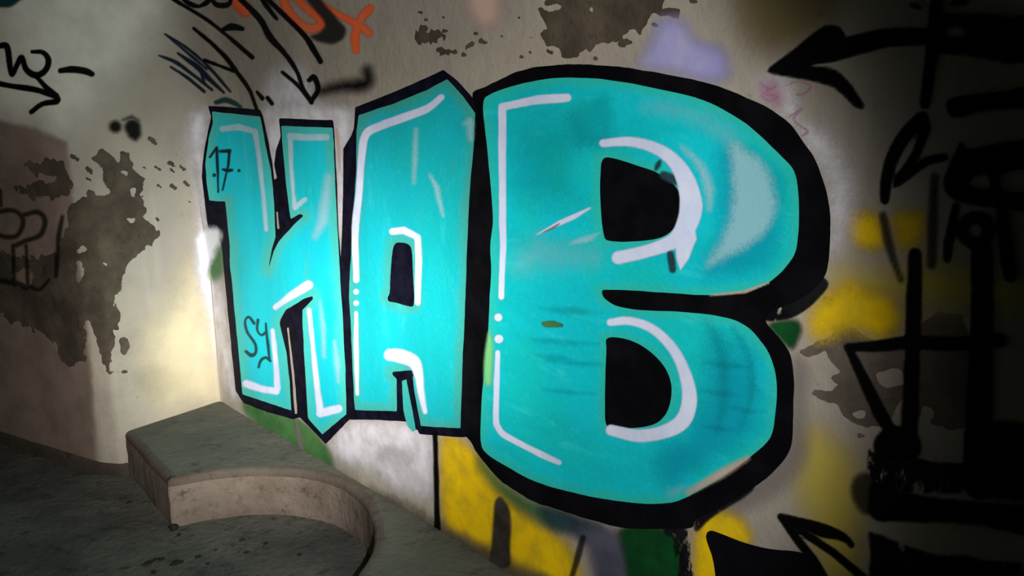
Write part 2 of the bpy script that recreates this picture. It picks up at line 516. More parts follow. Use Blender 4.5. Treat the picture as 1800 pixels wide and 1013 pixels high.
# ------------------------------------------------------------------ bare patches where the plaster has come away (parts of the walls)
def bare(parent, shapes, rag=6, ragf=26, h=0.0045, mat=None):
    o = coat('bare_patch', shapes, mat or BARE, O_PATCH, parent, h=h, rag=rag * 1.6, ragf=ragf * 1.25)
    return o
coat('recess_shade_tint', [P_((-60, 206), (0, 214), (40, 221), (80, 234), (116, 250), (122, 300), (126, 345), (140, 480), (158, 640), (170, 850), (100, 850), (-60, 830))], RECESS_SHADE, 0.0002, wall_left, h=0.008, feather=16, rag=4)  # painted shade: brown tint following the shadow edge on the recess wall
coat('cream_limewash', [PS((250, 600), (300, 540), (345, 440), (378, 560), (387, 700), (330, 715), (280, 715))], CREAM, 0.0003, wall_left, h=0.01, feather=90)
coat('grey_stain', [PS((225, 655), (300, 640), (370, 665), (330, 690), (250, 690))], STAIN, 0.0003, wall_left, h=0.01, feather=36, rag=8, ragf=16)
coat('grey_stain', [PS((655, 790), (720, 782), (735, 800), (700, 835), (670, 815))], STAIN, O_CLOUD2 + .0001, wall_right, h=0.008, feather=30, rag=14, ragf=16)
coat('grey_stain', [PS((585, 805), (612, 808), (635, 845), (600, 840))], STAIN, O_CLOUD2 + .0001, wall_right, h=0.008, feather=30, rag=8, ragf=16)
coat('dirt_band', [L_([10, 16, 24, 34, 60, 70], (585, 838), (640, 866), (700, 893), (775, 938), (860, 990), (960, 1050), (1100, 1140))], DIRT, O_CLOUD2 + .0003, wall_right, h=0.006, feather=34, rag=8, ragf=18)
coat('vault_light_tint', [PS((-80, -60), (330, -60), (300, 40), (230, 110), (170, 180), (120, 245), (60, 222), (-80, 200))], VAULT_LIGHT, 0.00015, wall_left, h=0.012, feather=130)  # painted light: lightens the vault where the torch leaves it too dark
bare(wall_left, [P_(*at(K3, (460, 235), (530, 190), (620, 250), (640, 200), (672, 205), (692, 290), (760, 340), (740, 400), (718, 420), (762, 490), (740, 545), (785, 572), (825, 620), (815, 680), (760, 700), (720, 750), (660, 810), (640, 900), (590, 1010)),
                    (205, 530), (213, 560), (202, 585), (197, 625), (196, 650), (222, 654), (190, 660), (176, 630), (163, 580), (155, 560), (130, 610), (90, 600), (50, 560), (60, 510), (80, 460), (100, 440), (118, 400), (121, 361),
                    *at(K3, (450, 440), (470, 390), (500, 430), (582, 412), (540, 340), (530, 260))),
                 H_(PS(*at(K3, (595, 300), (640, 290), (678, 310), (610, 325)))), H_(PS(*at(K3, (515, 490), (545, 485), (548, 515), (525, 510)))),
                 H_(PS(*at(K3, (655, 548), (715, 545), (690, 572)))), H_(PS(*at(K3, (408, 710), (440, 690), (462, 708), (420, 732)))), H_(PS(*at(K3, (535, 780), (570, 778), (560, 800)))),
                 H_(PS(*at(K3, (410, 770), (440, 780), (425, 880), (395, 890)))), H_(PS(*at(K3, (665, 390), (720, 380), (700, 440))))], rag=5)
bare(wall_left, [P_(*at(K3, (130, 240), (200, 255), (260, 245), (330, 250), (345, 320), (375, 370), (360, 400), (260, 425), (120, 425), (80, 380), (200, 358), (180, 310), (150, 290))), H_(PS(*at(K3, (190, 315), (300, 320), (290, 352), (200, 345))))], rag=7)
bare(wall_left, [PS((-20, 440), (60, 455), (95, 440), (110, 520), (150, 560), (150, 640), (110, 640), (90, 585), (30, 570), (-20, 545)), H_(PS((20, 480), (50, 470), (60, 500), (30, 510))), H_(PS((70, 560), (110, 550), (115, 590), (80, 590)))], rag=9)
bare(wall_left, [PS((40, 335), (80, 318), (120, 330), (122, 345), (60, 350))], rag=7)
bare(wall_left, [PS(*at(K4, (412, 185), (440, 180), (455, 215), (440, 250), (420, 245)))], rag=3, h=0.004)
for k, (x, y, r) in enumerate([(132, 278, 9), (157, 299, 8), (157, 315, 7), (246, 343, 6), (268, 247, 10), (253, 295, 5), (278, 295, 7), (303, 290, 8), (303, 300, 5), (322, 296, 6), (305, 328, 6), (328, 322, 7), (281, 327, 5), (267, 356, 4), (277, 386, 4), (333, 354, 4)]):
    bare(wall_left if x < 340 else wall_right, [L_([r, r * .6], (x - r * .5, y - r * .3), (x + r * .5, y + r * .4))], rag=3, ragf=50, h=0.004)
bare(wall_right, [P_(*at(K10, (735, 42), (790, 62), (855, 55), (870, 30), (780, 20), (800, -30), (1420, -30), (1400, 0), (1380, 60), (1320, 100), (1280, 185), (1220, 148), (1190, 190), (1228, 222), (1185, 252), (1130, 200), (1110, 232), (1040, 228), (1015, 300), (990, 250), (945, 302), (862, 303), (850, 262), (795, 235), (740, 182), (785, 150), (770, 100))),
                  H_(PS(*at(K10, (1000, 45), (1030, 40), (1025, 62)))), P_(*at(K10, (1360, 75), (1430, 40), (1495, 45), (1480, 100), (1430, 85)))], rag=5, ragf=34)
bare(wall_right, [PS(*at(K10, (90, 150), (190, 150), (250, 190), (200, 210), (160, 240), (100, 220)))], rag=9, ragf=40)
bare(wall_right, [PS(*at(K10, (195, 250), (260, 255), (320, 270), (310, 285), (205, 285)))], rag=6, ragf=40)
bare(wall_right, [PS(*at(K10, (345, 240), (400, 215), (410, 240), (370, 262)))], rag=5, ragf=40)
for x, y, r in [(118, 65, 11), (150, 105, 8), (245, 90, 8), (250, 160, 12), (450, 220, 16), (355, 290, 12), (655, 298, 8), (700, 275, 6), (705, 195, 6), (560, 190, 7), (800, 272, 14), (1045, 305, 9), (1360, 130, 14), (1180, 235, 15), (1560, 5, 16), (635, 90, 6), (410, 175, 7)]:
    (px, py), = at(K10, (x, y))
    bare(wall_right, [L_([r * .6, r * .4], (px - r * .2, py), (px + r * .2, py + 1))], rag=3, ragf=55, h=0.004)
bare(wall_right, [P_(*at(K20, (10, 512), (100, 455), (160, 440), (165, 360), (208, 355), (232, 390), (330, 445), (430, 450), (640, 330), (740, 330), (780, 460), (780, 840), (700, 860), (560, 800), (480, 700), (400, 840), (320, 842), (260, 830), (210, 790), (185, 750), (120, 715), (70, 690), (80, 670), (150, 680), (185, 650), (150, 620), (185, 590), (140, 550), (130, 500), (60, 522))),
                  H_(PS(*at(K20, (345, 590), (470, 570), (475, 660), (380, 670)))), H_(PS(*at(K20, (250, 775), (305, 770), (300, 800), (265, 795)))), H_(PS(*at(K20, (550, 740), (610, 745), (600, 820), (550, 850))))], rag=5, ragf=34, mat=BARE_PALE)
for x, y, r in [(155, 275, 18), (280, 262, 18), (405, 350, 12), (380, 385, 10), (290, 880, 9)]:
    (px, py), = at(K20, (x, y))
    bare(wall_right, [L_([r * .8, r * .5], (px - r * .4, py), (px + r * .4, py + 1))], rag=3, ragf=45, h=0.004, mat=BARE_PALE)
for x, y, w in [(668, 832, 9), (618, 798, 5), (690, 800, 6)]:
    bare(wall_right, [L_([w, w * .5], (x, y - 3), (x + 2, y + 4))], rag=2, ragf=50, h=0.004)

# ------------------------------------------------------------------ sprayed patches behind the letters
_cl = [0]
def cloud(name, label, shapes, mat, off=O_CLOUD, feather=24, cat='paint patch', h=0.008, **kw):
    _cl[0] += 1; off = off + _cl[0] * 0.00001
    return mark(name, label, cat, shapes, mat, off, feather=feather * 1.7, h=h, **kw)
coat('overspray', [PS((335, 200), (366, 188), (372, 220), (362, 300), (366, 400), (392, 520), (420, 700), (400, 700), (372, 560), (345, 480), (352, 420), (348, 330), (330, 250))], HAZE, O_CLOUD, wall_right, h=0.008, feather=37)
cloud('overspray_patch', 'pale overspray in the gaps between the tops of the first two letters', [PS((455, 195), (500, 175), (560, 185), (630, 190), (612, 260), (608, 420), (596, 420), (586, 240), (480, 330), (468, 250))], HAZE, O_CLOUD, 18)
cloud('overspray_patch', 'whitish overspray on the wall under the middle letter, next to the thin black line', [PS((600, 745), (700, 735), (765, 765), (764, 880), (700, 860), (640, 820), (590, 815), (580, 780))], HAZE, O_CLOUD, 24)
cloud('overspray_patch', 'pale blotch of overspray around the black check mark', [PS((475, 130), (520, 112), (548, 150), (545, 185), (490, 190), (466, 165))], HAZE, O_CLOUD, 26)
cloud('lilac_patch', 'soft lilac sprayed patch above the curved top of the big letter', [PS(*at(K10, (1380, 110), (1500, 100), (1560, 220), (1720, 270), (1745, 400), (1620, 430), (1450, 370), (1260, 350), (1330, 250)))], LILAC, O_CLOUD, 26)
cloud('pink_smear', 'pinkish vertical smear beside the dark bare patch high on the wall', [PS((815, -20), (880, -20), (878, 40), (850, 48), (828, 30))], PINKSMEAR, O_CLOUD, 24)
coat('green_blotch', [PS((352, 450), (380, 420), (394, 430), (396, 475), (378, 495), (362, 480))], GREEN, O_CLOUD2, wall_right, h=0.006, feather=28)
cloud('green_patch', 'dull green sprayed band on the wall below the foot of the first letter', [PS((428, 702), (470, 722), (520, 736), (545, 750), (572, 782), (586, 806), (588, 845), (560, 822), (500, 780), (450, 745), (428, 722))], GREEN, O_CLOUD2, 9)
cloud('yellow_patch', 'bright yellow sprayed patch under the middle letter, carrying a blunt black bar', [PS((775, 764), (805, 770), (845, 805), (872, 850), (910, 890), (960, 930), (1010, 965), (1060, 1180), (900, 1030), (830, 950), (776, 930))], YELLOW, O_CLOUD, 22)
cloud('teal_patch', 'thin green-teal overspray between the yellow paint and the big letter', [PS((840, 805), (880, 850), (940, 885), (1000, 905), (990, 935), (930, 905), (880, 870), (850, 830))], GREEN, O_CLOUD2, 26)
cloud('dark_teal_patch', 'dark teal smear between the big letter and the bright yellow paint', [PS((945, 890), (1010, 905), (1060, 925), (1050, 955), (1000, 935), (965, 925))], DKTEAL, O_CLOUD2, 20)
cloud('slate_patch', 'slate grey sprayed slope beneath the foot of the big letter', [PS((1010, 925), (1080, 930), (1110, 960), (1130, 1180), (1075, 1180), (1040, 970))], SLATE, O_CLOUD2, 20)
cloud('dark_green_patch', 'dark green sprayed patch beneath the foot of the big letter', [PS((1085, 925), (1170, 925), (1205, 960), (1219, 1180), (1125, 1180), (1100, 970))], DKGREEN, O_CLOUD2 + .0002, 14)
cloud('yellow_patch', 'yellow sprayed patch between the big letter and the solid black lump', [PS((1222, 912), (1260, 895), (1300, 905), (1325, 945), (1300, 990), (1262, 1180), (1222, 1180))], YELLOW, O_CLOUD, 22)
cloud('yellow_patch', 'dull yellow haze beside the small bent arrow low on the wall', [PS((1420, 740), (1500, 800), (1520, 880), (1510, 960), (1520, 1180), (1450, 1180), (1440, 960), (1400, 860))], YELLOW_THIN, O_CLOUD, 45)
cloud('yellow_patch', 'round yellow spot beside the faded black strokes', [PS((1485, 385), (1520, 372), (1545, 380), (1560, 430), (1530, 440), (1500, 425)), PS((1568, 375), (1625, 370), (1622, 430), (1580, 440))], YELLOW, O_CLOUD, 26)
cloud('yellow_patch', 'yellow sprayed blotch touching the grey bare patch crossed by the triangle', [PS((1425, 560), (1440, 530), (1490, 500), (1560, 520), (1590, 560), (1560, 600), (1500, 575), (1450, 595), (1432, 592))], YELLOW, O_CLOUD, 30)
cloud('yellow_patch', 'broad dull yellow haze behind the tall black post strokes', [PS((1470, 470), (1560, 480), (1660, 460), (1800, 500), (1800, 540), (1640, 540), (1540, 520), (1460, 530))], YELLOW_THIN, O_CLOUD - .0001, 50)
cloud('dark_green_patch', 'small dark green patch in the notch between the two bowls of the big letter', [PS((1345, 568), (1400, 560), (1412, 578), (1395, 618), (1375, 600))], DKGREEN, O_CLOUD2 + .0002, 10)
cloud('overspray_patch', 'grey-green scuffed overspray along the lower right curve of the big letter', [PS((1395, 620), (1420, 650), (1410, 720), (1420, 800), (1380, 860), (1300, 900), (1270, 890), (1390, 780))], GREYSMEAR, O_CLOUD, 30)
cloud('overspray_patch', 'pale overspray beside the upper bowl of the big letter', [PS((1400, 210), (1450, 230), (1500, 300), (1490, 420), (1462, 440), (1460, 330)), PS((1330, 150), (1380, 130), (1410, 220), (1370, 190))], HAZE, O_CLOUD, 40)

mark('white_smear', 'white smear over the black step on the edge of the first letter', 'paint patch', [PS((345, 412), (372, 400), (388, 405), (386, 432), (366, 470), (356, 520), (349, 470))], WHITESMEAR, O_FILL, feather=16, h=0.005, rag=4)
mark('pale_drip', 'pale drip running down through the dull green band under the first letter', 'paint patch', [L_([5, 8, 9, 5], (521, 738), (525, 760), (530, 785), (533, 800))], GREYSMEAR, O_CLOUD2 + .0003, feather=6, h=0.005)
# ------------------------------------------------------------------ the three big turquoise letters
def letter(label):
    return thing('graffiti_letter', label, 'graffiti', group='three big turquoise letters')
def part(parent, name, shapes, mat, off, **kw): return coat(name, shapes, mat, off, parent, **kw)

A1 = letter('turquoise block letter like an H with a black outline, next to the wall corner')
part(A1, 'outline', [P_((366, 186), (385, 187), (458, 193), (462, 203), (470, 238), (479, 285), (483, 316), (487, 313), (483, 290), (486, 263), (494, 240), (491, 211), (492, 208), (586, 211), (588, 225), (592, 300), (596, 400), (603, 500), (608, 600), (614, 690), (618, 735), (573, 781), (541, 747), (527, 734), (516, 737), (470, 724), (429, 709), (415, 687), (403, 569), (394, 474), (391, 440), (386, 416), (367, 402), (364, 386), (359, 343), (355, 309), (359, 264), (366, 229), (371, 205)),
                     H_(P_((486, 372), (489, 371), (492, 402), (488, 404))), H_(P_((505, 577), (508, 575), (517, 650), (523, 727), (519, 729), (514, 660)))], NAVY, O_BLACK)
part(A1, 'fill', [P_(*at(K5, (125, 133), (370, 160), (395, 290), (425, 430), (443, 600), (448, 770), (430, 830), (412, 935), (440, 845), (470, 790), (540, 710), (588, 668), (588, 658), (570, 655), (525, 682), (515, 600), (500, 480), (485, 300), (478, 208), (740, 215), (745, 300), (755, 560), (768, 800), (778, 1000)),
                     *at(K6, (690, 250), (703, 500), (708, 705), (600, 795), (537, 722), (525, 520), (513, 300), (513, 240), (560, 192), (558, 178), (520, 190), (440, 240), (415, 285), (412, 300), (440, 430), (455, 560), (463, 688), (245, 615), (225, 400), (205, 200), (188, 0)),
                     *at(K5, (222, 1000), (215, 800), (193, 592), (112, 585), (100, 500), (92, 400), (107, 270), (130, 190)))], FILL_H, O_FILL, h=0.005)
part(A1, 'highlight', [L_([10, 11, 10, 9, 8, 7], *at(K5, (178, 222), (260, 212), (345, 235), (367, 380), (387, 560), (402, 735)))], WHITE_WASH, O_MARK, h=0.004, feather=3)
part(A1, 'highlight', [L_(12, *at(K5, (708, 264), (600, 266), (524, 258))), L_([9, 8, 6], *at(K5, (524, 262), (528, 400), (540, 560))), L_([7, 10, 8], *at(K5, (540, 555), (548, 622), (600, 580)))], WHITE_WASH, O_MARK, h=0.004, feather=3)
part(A1, 'highlight', [L_([9, 14, 17], *at(K6, (392, 228), (470, 172), (540, 130)))], WHITE, O_MARK, h=0.004, feather=4)
part(A1, 'highlight', [L_([7, 9, 11], *at(K6, (380, 332), (392, 450), (402, 590))), L_([11, 13, 14], *at(K6, (398, 603), (330, 592), (262, 568)))], WHITE, O_MARK, h=0.004, feather=4)
part(A1, 'highlight', [L_([7, 9, 13], *at(K6, (542, 240), (562, 430), (580, 600), (592, 695))), L_([14, 14], *at(K6, (592, 700), (672, 680)))], WHITE, O_MARK, h=0.004, feather=4)
part(A1, 'paint_streak', [L_([3, 8, 4], *at(K6, (590, 200), (605, 320), (608, 450)))], WHITE_THIN, O_MARK, h=0.005, feather=9)
part(A1, 'paint_streak', [L_([4, 10, 4], *at(K6, (655, 380), (668, 480), (672, 560)))], WHITE_THIN, O_MARK, h=0.005, feather=9)
part(A1, 'paint_streak', [L_([12, 18, 6], *at(K5, (720, 470), (690, 690), (650, 770)))], WHITE_THIN, O_MARK, h=0.005, feather=16)

A2 = letter('turquoise block letter A with a black counter, between its two neighbours')
part(A2, 'outline', [P_((625, 189), (690, 163), (740, 141), (780, 123), (804, 141), (832, 172), (842, 200), (838, 760), (834, 768), (813, 769), (738, 763), (730, 746), (714, 741), (660, 738), (617, 738), (611, 736), (606, 620), (600, 500), (600, 440), (604, 342), (604, 262), (618, 238), (623, 225))], NAVY, O_BLACK + .00005)
part(A2, 'fill', [P_(*at(K8, (148, 297), (330, 237), (500, 167), (600, 112), (680, 200), (742, 287), (733, 450), (713, 700), (698, 1000)),
                     *at(K9, (605, 250), (590, 600), (583, 843), (402, 832), (372, 690), (345, 625), (372, 612), (372, 585), (280, 590), (278, 605), (305, 630), (300, 768), (112, 762), (97, 450), (87, 250), (98, 0)),
                     *at(K8, (120, 810), (135, 600), (138, 380))),
                  H_(PS(*at(K9, (285, 15), (345, 18), (368, 40), (372, 150), (378, 300), (360, 303), (290, 283), (262, 278), (258, 262), (270, 240), (272, 120)))),
                  H_(P_(*at(K9, (298, 625), (322, 628), (330, 700), (335, 775), (300, 775))))], FILL_A, O_FILL, h=0.005)
part(A2, 'leg_gap', [P_(*at(K9, (322, 632), (345, 622), (370, 740), (395, 845), (370, 858), (345, 830), (328, 760)))], FILL_A, O_FILL, h=0.004)
part(A2, 'leg_line', [L_([12, 10, 9, 10], *at(K9, (355, 610), (365, 680), (380, 760), (395, 838)))], NAVY, O_FILL + .0002, h=0.004)
part(A2, 'highlight', [C_([11, 13, 15, 15, 14, 12, 12, 11, 11], *at(K8, (570, 205), (500, 262), (380, 308), (260, 352), (185, 395), (165, 500), (150, 700), (130, 900)), (627, 479), (627, 492))], WHITE, O_MARK, h=0.004, feather=3)
part(A2, 'highlight', [L_([10], (627, 513)), L_([10], (627, 533))], WHITE, O_MARK, h=0.004, feather=3)
part(A2, 'highlight', [L_([7, 9, 8, 5], (627, 550), (627, 600), (628, 650), (629, 693))], WHITE, O_MARK, h=0.004, feather=3)
part(A2, 'highlight', [L_([13, 13, 11], (691, 407), (711, 405), (735, 417)), L_([11, 12, 10], (735, 417), (737, 460), (735, 532))], WHITE, O_MARK, h=0.004, feather=3)
part(A2, 'highlight', [C_([20, 24, 22, 15, 12, 8], (686, 624), (705, 626), (728, 636), (737, 660), (741, 690), (748, 724))], WHITE, O_MARK, h=0.004, feather=5)
part(A2, 'paint_streak', [L_([5, 9, 3], *at(K8, (440, 370), (435, 520), (430, 640)))], WHITE_THIN, O_MARK, h=0.005, feather=10)
part(A2, 'paint_streak', [L_([4, 9, 7, 3], *at(K8, (510, 600), (545, 660), (560, 740), (578, 810)))], WHITE_THIN, O_MARK, h=0.005, feather=8)
part(A2, 'paint_streak', [L_([5, 12, 6], *at(K8, (690, 340), (715, 330), (720, 420)))], WHITE_THIN, O_MARK, h=0.005, feather=12)

A3 = letter('largest turquoise letter, a rounded B with thick black outline and two black counters')
part(A3, 'outline', [PS((832, 160), (861, 150), (899, 129), (944, 117), (998, 112.5), (1050, 114), (1110, 120), (1193, 134), (1250, 147), (1300, 165), (1354, 191), (1391, 216), (1413, 250), (1436, 282), (1452, 327), (1460, 372), (1461, 420), (1459, 454), (1450, 490), (1425, 515), (1395, 532), (1350, 550), (1345, 566), (1372, 595), (1391, 622), (1397, 658), (1396, 720), (1394, 782), (1381, 809), (1350, 840), (1305, 871), (1257, 898), (1221, 914), (1220, 930), (1133, 931), (1085, 927), (1018, 908), (970, 892), (936, 882), (878, 844), (838, 797), (830, 778), (815, 760), (813, 657), (819, 519), (824, 400), (834, 255), (838, 198), (831, 172))], BLACK, O_BLACK + .0001, rag=1.2)
part(A3, 'scuffed_edge', [PS((1300, 522), (1380, 500), (1440, 480), (1462, 500), (1425, 540), (1390, 562), (1340, 566), (1290, 545))], BLACK_WORN, O_BLACK, feather=6, h=0.005)
part(A3, 'scuffed_edge', [PS((1220, 905), (1300, 865), (1330, 850), (1320, 868), (1250, 910), (1222, 940)), PS((1160, 925), (1219, 925), (1219, 1180), (1205, 1180), (1190, 960))], BLACK_WORN, O_BLACK, feather=8, h=0.005)
B_BODY = [PS(*at(K12, (65, 180), (120, 150), (200, 122), (330, 95), (430, 88), (560, 92), (700, 112)), *at(K13, (0, 122), (120, 146), (230, 180), (350, 250), (420, 312), (480, 370), (540, 430), (555, 480), (562, 560), (562, 650), (552, 760), (500, 830), (440, 880), (390, 900), (330, 915), (230, 925), (0, 910)),
                     (1110, 510), (1062, 509), (1058, 512), (1062, 524.5), (1082, 538), (1120, 545),
                     *at(K15, (0, 150), (120, 155), (230, 165), (320, 185), (370, 212), (400, 240), (455, 310), (482, 390), (488, 455), (485, 520), (470, 640), (430, 690), (300, 790), (150, 880), (72, 910)),
                     *at(K14, (700, 916), (500, 887), (350, 852), (240, 812), (100, 732), (55, 690), (60, 500), (82, 330), (95, 100)),
                     *at(K12, (108, 900), (103, 800), (115, 700), (105, 550), (90, 380))),
                  H_(PC(*at(K12, (583, 432), (640, 434), (730, 462), (810, 490), (890, 550), (913, 620), (905, 680), (870, 740), (810, 770), (700, 784), (605, 780), (583, 750), (572, 640), (570, 500)))),
                  H_(PC(*at(K14, (560, 258), (620, 258), (700, 290), (770, 350), (808, 420), (812, 490), (790, 560), (740, 600), (650, 614), (575, 610), (552, 590), (550, 500), (552, 400), (555, 300))))]
part(A3, 'fill', B_BODY, FILL_B, O_FILL, h=0.005)
part(A3, 'highlight', [L_([15, 16, 14], *at(K12, (430, 173), (300, 182), (158, 212))), L_([14, 14, 12, 11, 10], *at(K12, (155, 212), (154, 400), (156, 700), (158, 800)), (882, 522))], WHITE, O_MARK, h=0.004, feather=2.5)
part(A3, 'highlight', [L_([14], (877, 558))], WHITE, O_MARK, h=0.004, feather=2.5)
part(A3, 'highlight', [L_([15], (878, 596))], WHITE, O_MARK, h=0.004, feather=2.5)
part(A3, 'highlight', [C_([9, 10, 11, 11, 11, 11, 9], (876, 620), (874, 680), (873, 737), (877, 752), (888, 765), (927, 786), (955, 800), (984, 813))], WHITE, O_MARK, h=0.004, feather=2.5)
part(A3, 'highlight', [C_([14, 17, 20, 24, 34, 40, 36, 26, 22, 22], *at(K12, (582, 366), (700, 360), (820, 395), (905, 470), (952, 590), (945, 690), (890, 775), (780, 820), (645, 852))),
                       P_((1188, 420), (1222, 400), (1226, 420), (1212, 455), (1197, 475), (1190, 455))], WHITE, O_MARK, h=0.004, feather=4)
part(A3, 'highlight', [C_([12, 15, 16, 18, 22, 27, 28, 24, 22, 18], *at(K14, (572, 195), (650, 190), (740, 222), (820, 300), (868, 400), (885, 500), (858, 585), (780, 630), (680, 643), (575, 622)))], WHITE, O_MARK, h=0.004, feather=4)
part(A3, 'crescent', [PS(*at(K13, (290, 320), (400, 385), (460, 480), (470, 590), (430, 680), (350, 740), (200, 815), (240, 755), (290, 660), (305, 560), (310, 450)))], WHITE_THIN, O_MARK, h=0.005, feather=26, rag=6, ragf=26, clip=B_BODY)
part(A3, 'paint_streak', [C_([3, 12, 14, 5], *at(K13, (110, 350), (180, 420), (215, 510), (215, 590)))], WHITE_THIN, O_MARK - .0001, h=0.006, feather=16)
part(A3, 'paint_streak', [L_([2, 5, 9, 8, 3], (945, 412), (965, 402), (985, 392), (1010, 381), (1038, 366))], WHITE, O_MARK, h=0.004, feather=3)
part(A3, 'scratch', [L_([2, 5, 2], (955, 409), (975, 400), (985, 393))], GREYSMEAR, O_TOP, h=0.003, feather=2)
part(A3, 'dark_tick', [L_([11, 12, 11], (1180, 447), (1182, 460), (1184, 474))], DKTEAL, O_TOP, h=0.004, feather=7)
part(A3, 'dark_tick', [L_([5, 9, 4], (1161, 284), (1158, 290), (1154, 298)), L_([14, 16, 10], (1168, 308), (1182, 314), (1194, 322))], DKTEAL, O_MARK - .0001, h=0.004, feather=7)
part(A3, 'dark_smudge', [PS((1000, 200), (1040, 170), (1075, 165), (1085, 240), (1060, 262), (1010, 260))], DEEP, O_FILL + .0002, h=0.006, feather=34, rag=10, ragf=18, clip=B_BODY)
part(A3, 'dark_smudge', [PS((900, 215), (980, 200), (1045, 260), (1050, 330), (960, 360), (905, 330))], DEEP, O_FILL + .0001, h=0.008, feather=90, rag=14, ragf=12, clip=B_BODY)
part(A3, 'blue_glaze', [PS((1240, 600), (1320, 600), (1355, 680), (1345, 770), (1260, 830), (1180, 860), (1150, 800), (1225, 760), (1245, 690))], BLUE, O_FILL + .0001, h=0.008, feather=70, rag=14, ragf=12, clip=B_BODY)
part(A3, 'blue_glaze', [PS((1260, 250), (1330, 270), (1390, 340), (1385, 440), (1300, 490), (1230, 490), (1280, 400))], BLUE, O_FILL + .0001, h=0.008, feather=60, rag=10, ragf=12, clip=B_BODY)
part(A3, 'chipped_spot', [PS((950, 566), (975, 562), (993, 570), (990, 576), (960, 576))], GREEN, O_MARK, h=0.004, feather=4, rag=2)
part(A3, 'lime_edge', [PS((860, 575), (868, 600), (866, 640), (864, 680), (852, 676), (852, 630))], LIME, O_MARK - .0001, h=0.005, feather=8)
for y, x0, x1, w in [(636, 960, 1062, 9), (626, 925, 1010, 7), (688, 955, 1050, 8), (600, 935, 1055, 10), (690, 1235, 1300, 9), (752, 1235, 1300, 10), (720, 1285, 1350, 8), (545, 950, 1060, 14), (640, 1240, 1320, 10)]:
    part(A3, 'dark_streak', [L_([2, w, 2], (x0, y - 3), ((x0 + x1) / 2, y + 2), (x1, y + 5))], DEEP, O_FILL + .0003, h=0.005, feather=12, rag=4, ragf=22, clip=B_BODY)
part(A3, 'dark_streak', [C_([3, 14, 16, 5], (1235, 555), (1262, 600), (1275, 680), (1262, 760))], DEEP, O_FILL + .0003, h=0.006, feather=22, rag=5, ragf=22, clip=B_BODY)
part(A3, 'dark_streak', [C_([3, 9, 10, 5], (1290, 575), (1318, 630), (1322, 690), (1305, 750))], DEEP, O_FILL + .0003, h=0.006, feather=18, rag=5, ragf=22, clip=B_BODY)
part(A3, 'paint_streak', [PS((1170, 862), (1215, 850), (1225, 868), (1185, 880))], PALE_THIN, O_FILL + .0003, h=0.005, feather=16, rag=8, ragf=30, clip=B_BODY)
part(A3, 'paint_streak', [PS((930, 420), (1040, 430), (1060, 460), (960, 475), (900, 470))], PALE_THIN, O_FILL + .0003, h=0.006, feather=60, rag=14, ragf=20, clip=B_BODY)
part(A3, 'paint_streak', [L_([2, 8, 3], (1000, 428), (1035, 420), (1058, 408))], WHITE_THIN, O_FILL + .0003, h=0.005, feather=8, rag=4, clip=B_BODY)
part(A3, 'paint_streak', [C_([6, 22, 20, 8], (1140, 185), (1220, 200), (1280, 240), (1300, 270))], PALE_THIN, O_FILL + .0003, h=0.006, feather=44, rag=8, ragf=20, clip=B_BODY)
part(A3, 'pale_rim', [L_([4, 12, 5], (1315, 805), (1270, 832), (1210, 866))], PINKSMEAR, O_FILL + .0002, h=0.006, feather=14)
part(A3, 'pale_rim', [L_([2, 5, 3], (1250, 519), (1310, 513), (1352, 497))], PINKSMEAR, O_FILL + .0002, h=0.005, feather=5)

# ------------------------------------------------------------------ small handwriting on the letters
_tg = [0]
def tagmark(label, shapes, mat=BLACK_SOFT, feather=2.0, h=0.004, off=O_TOP, cat='graffiti', name='graffiti_tag', **kw):
    _tg[0] += 1; off = off + _tg[0] * 0.000012
    return mark(name, label, cat, shapes, mat, off, feather=feather * 1.7, h=h, **kw)
tagmark('small marker number 17 written on the first letter', [L_([3, 5, 4], *at(K5, (115, 365), (150, 318), (152, 330))), L_([5, 4, 3], *at(K5, (150, 322), (155, 430), (158, 542))), L_([4, 7, 5], *at(K5, (165, 336), (215, 334), (213, 350))), L_([5, 4, 3], *at(K5, (215, 335), (208, 410), (180, 532))), L_([4, 7, 4], *at(K5, (182, 428), (205, 434), (228, 432))), L_([5], *at(K5, (264, 434))), L_([6], *at(K5, (138, 457)))], INK, h=0.003)
tagmark('small marker letters SY with an arc beneath, low on the first letter', [C_([5, 4, 4, 5, 5, 5, 6, 5], *at(K6, (298, 300), (275, 272), (258, 290), (268, 340), (302, 390), (305, 430), (285, 442), (262, 425))), C_([5, 4, 5], *at(K6, (315, 285), (312, 330), (330, 352), (350, 340))), L_([3, 4, 5, 4], *at(K6, (350, 300), (353, 345), (360, 400), (366, 460))), C_([4, 5, 5, 4], *at(K6, (318, 495), (328, 465), (350, 452), (370, 468)))], TEALINK, h=0.003)

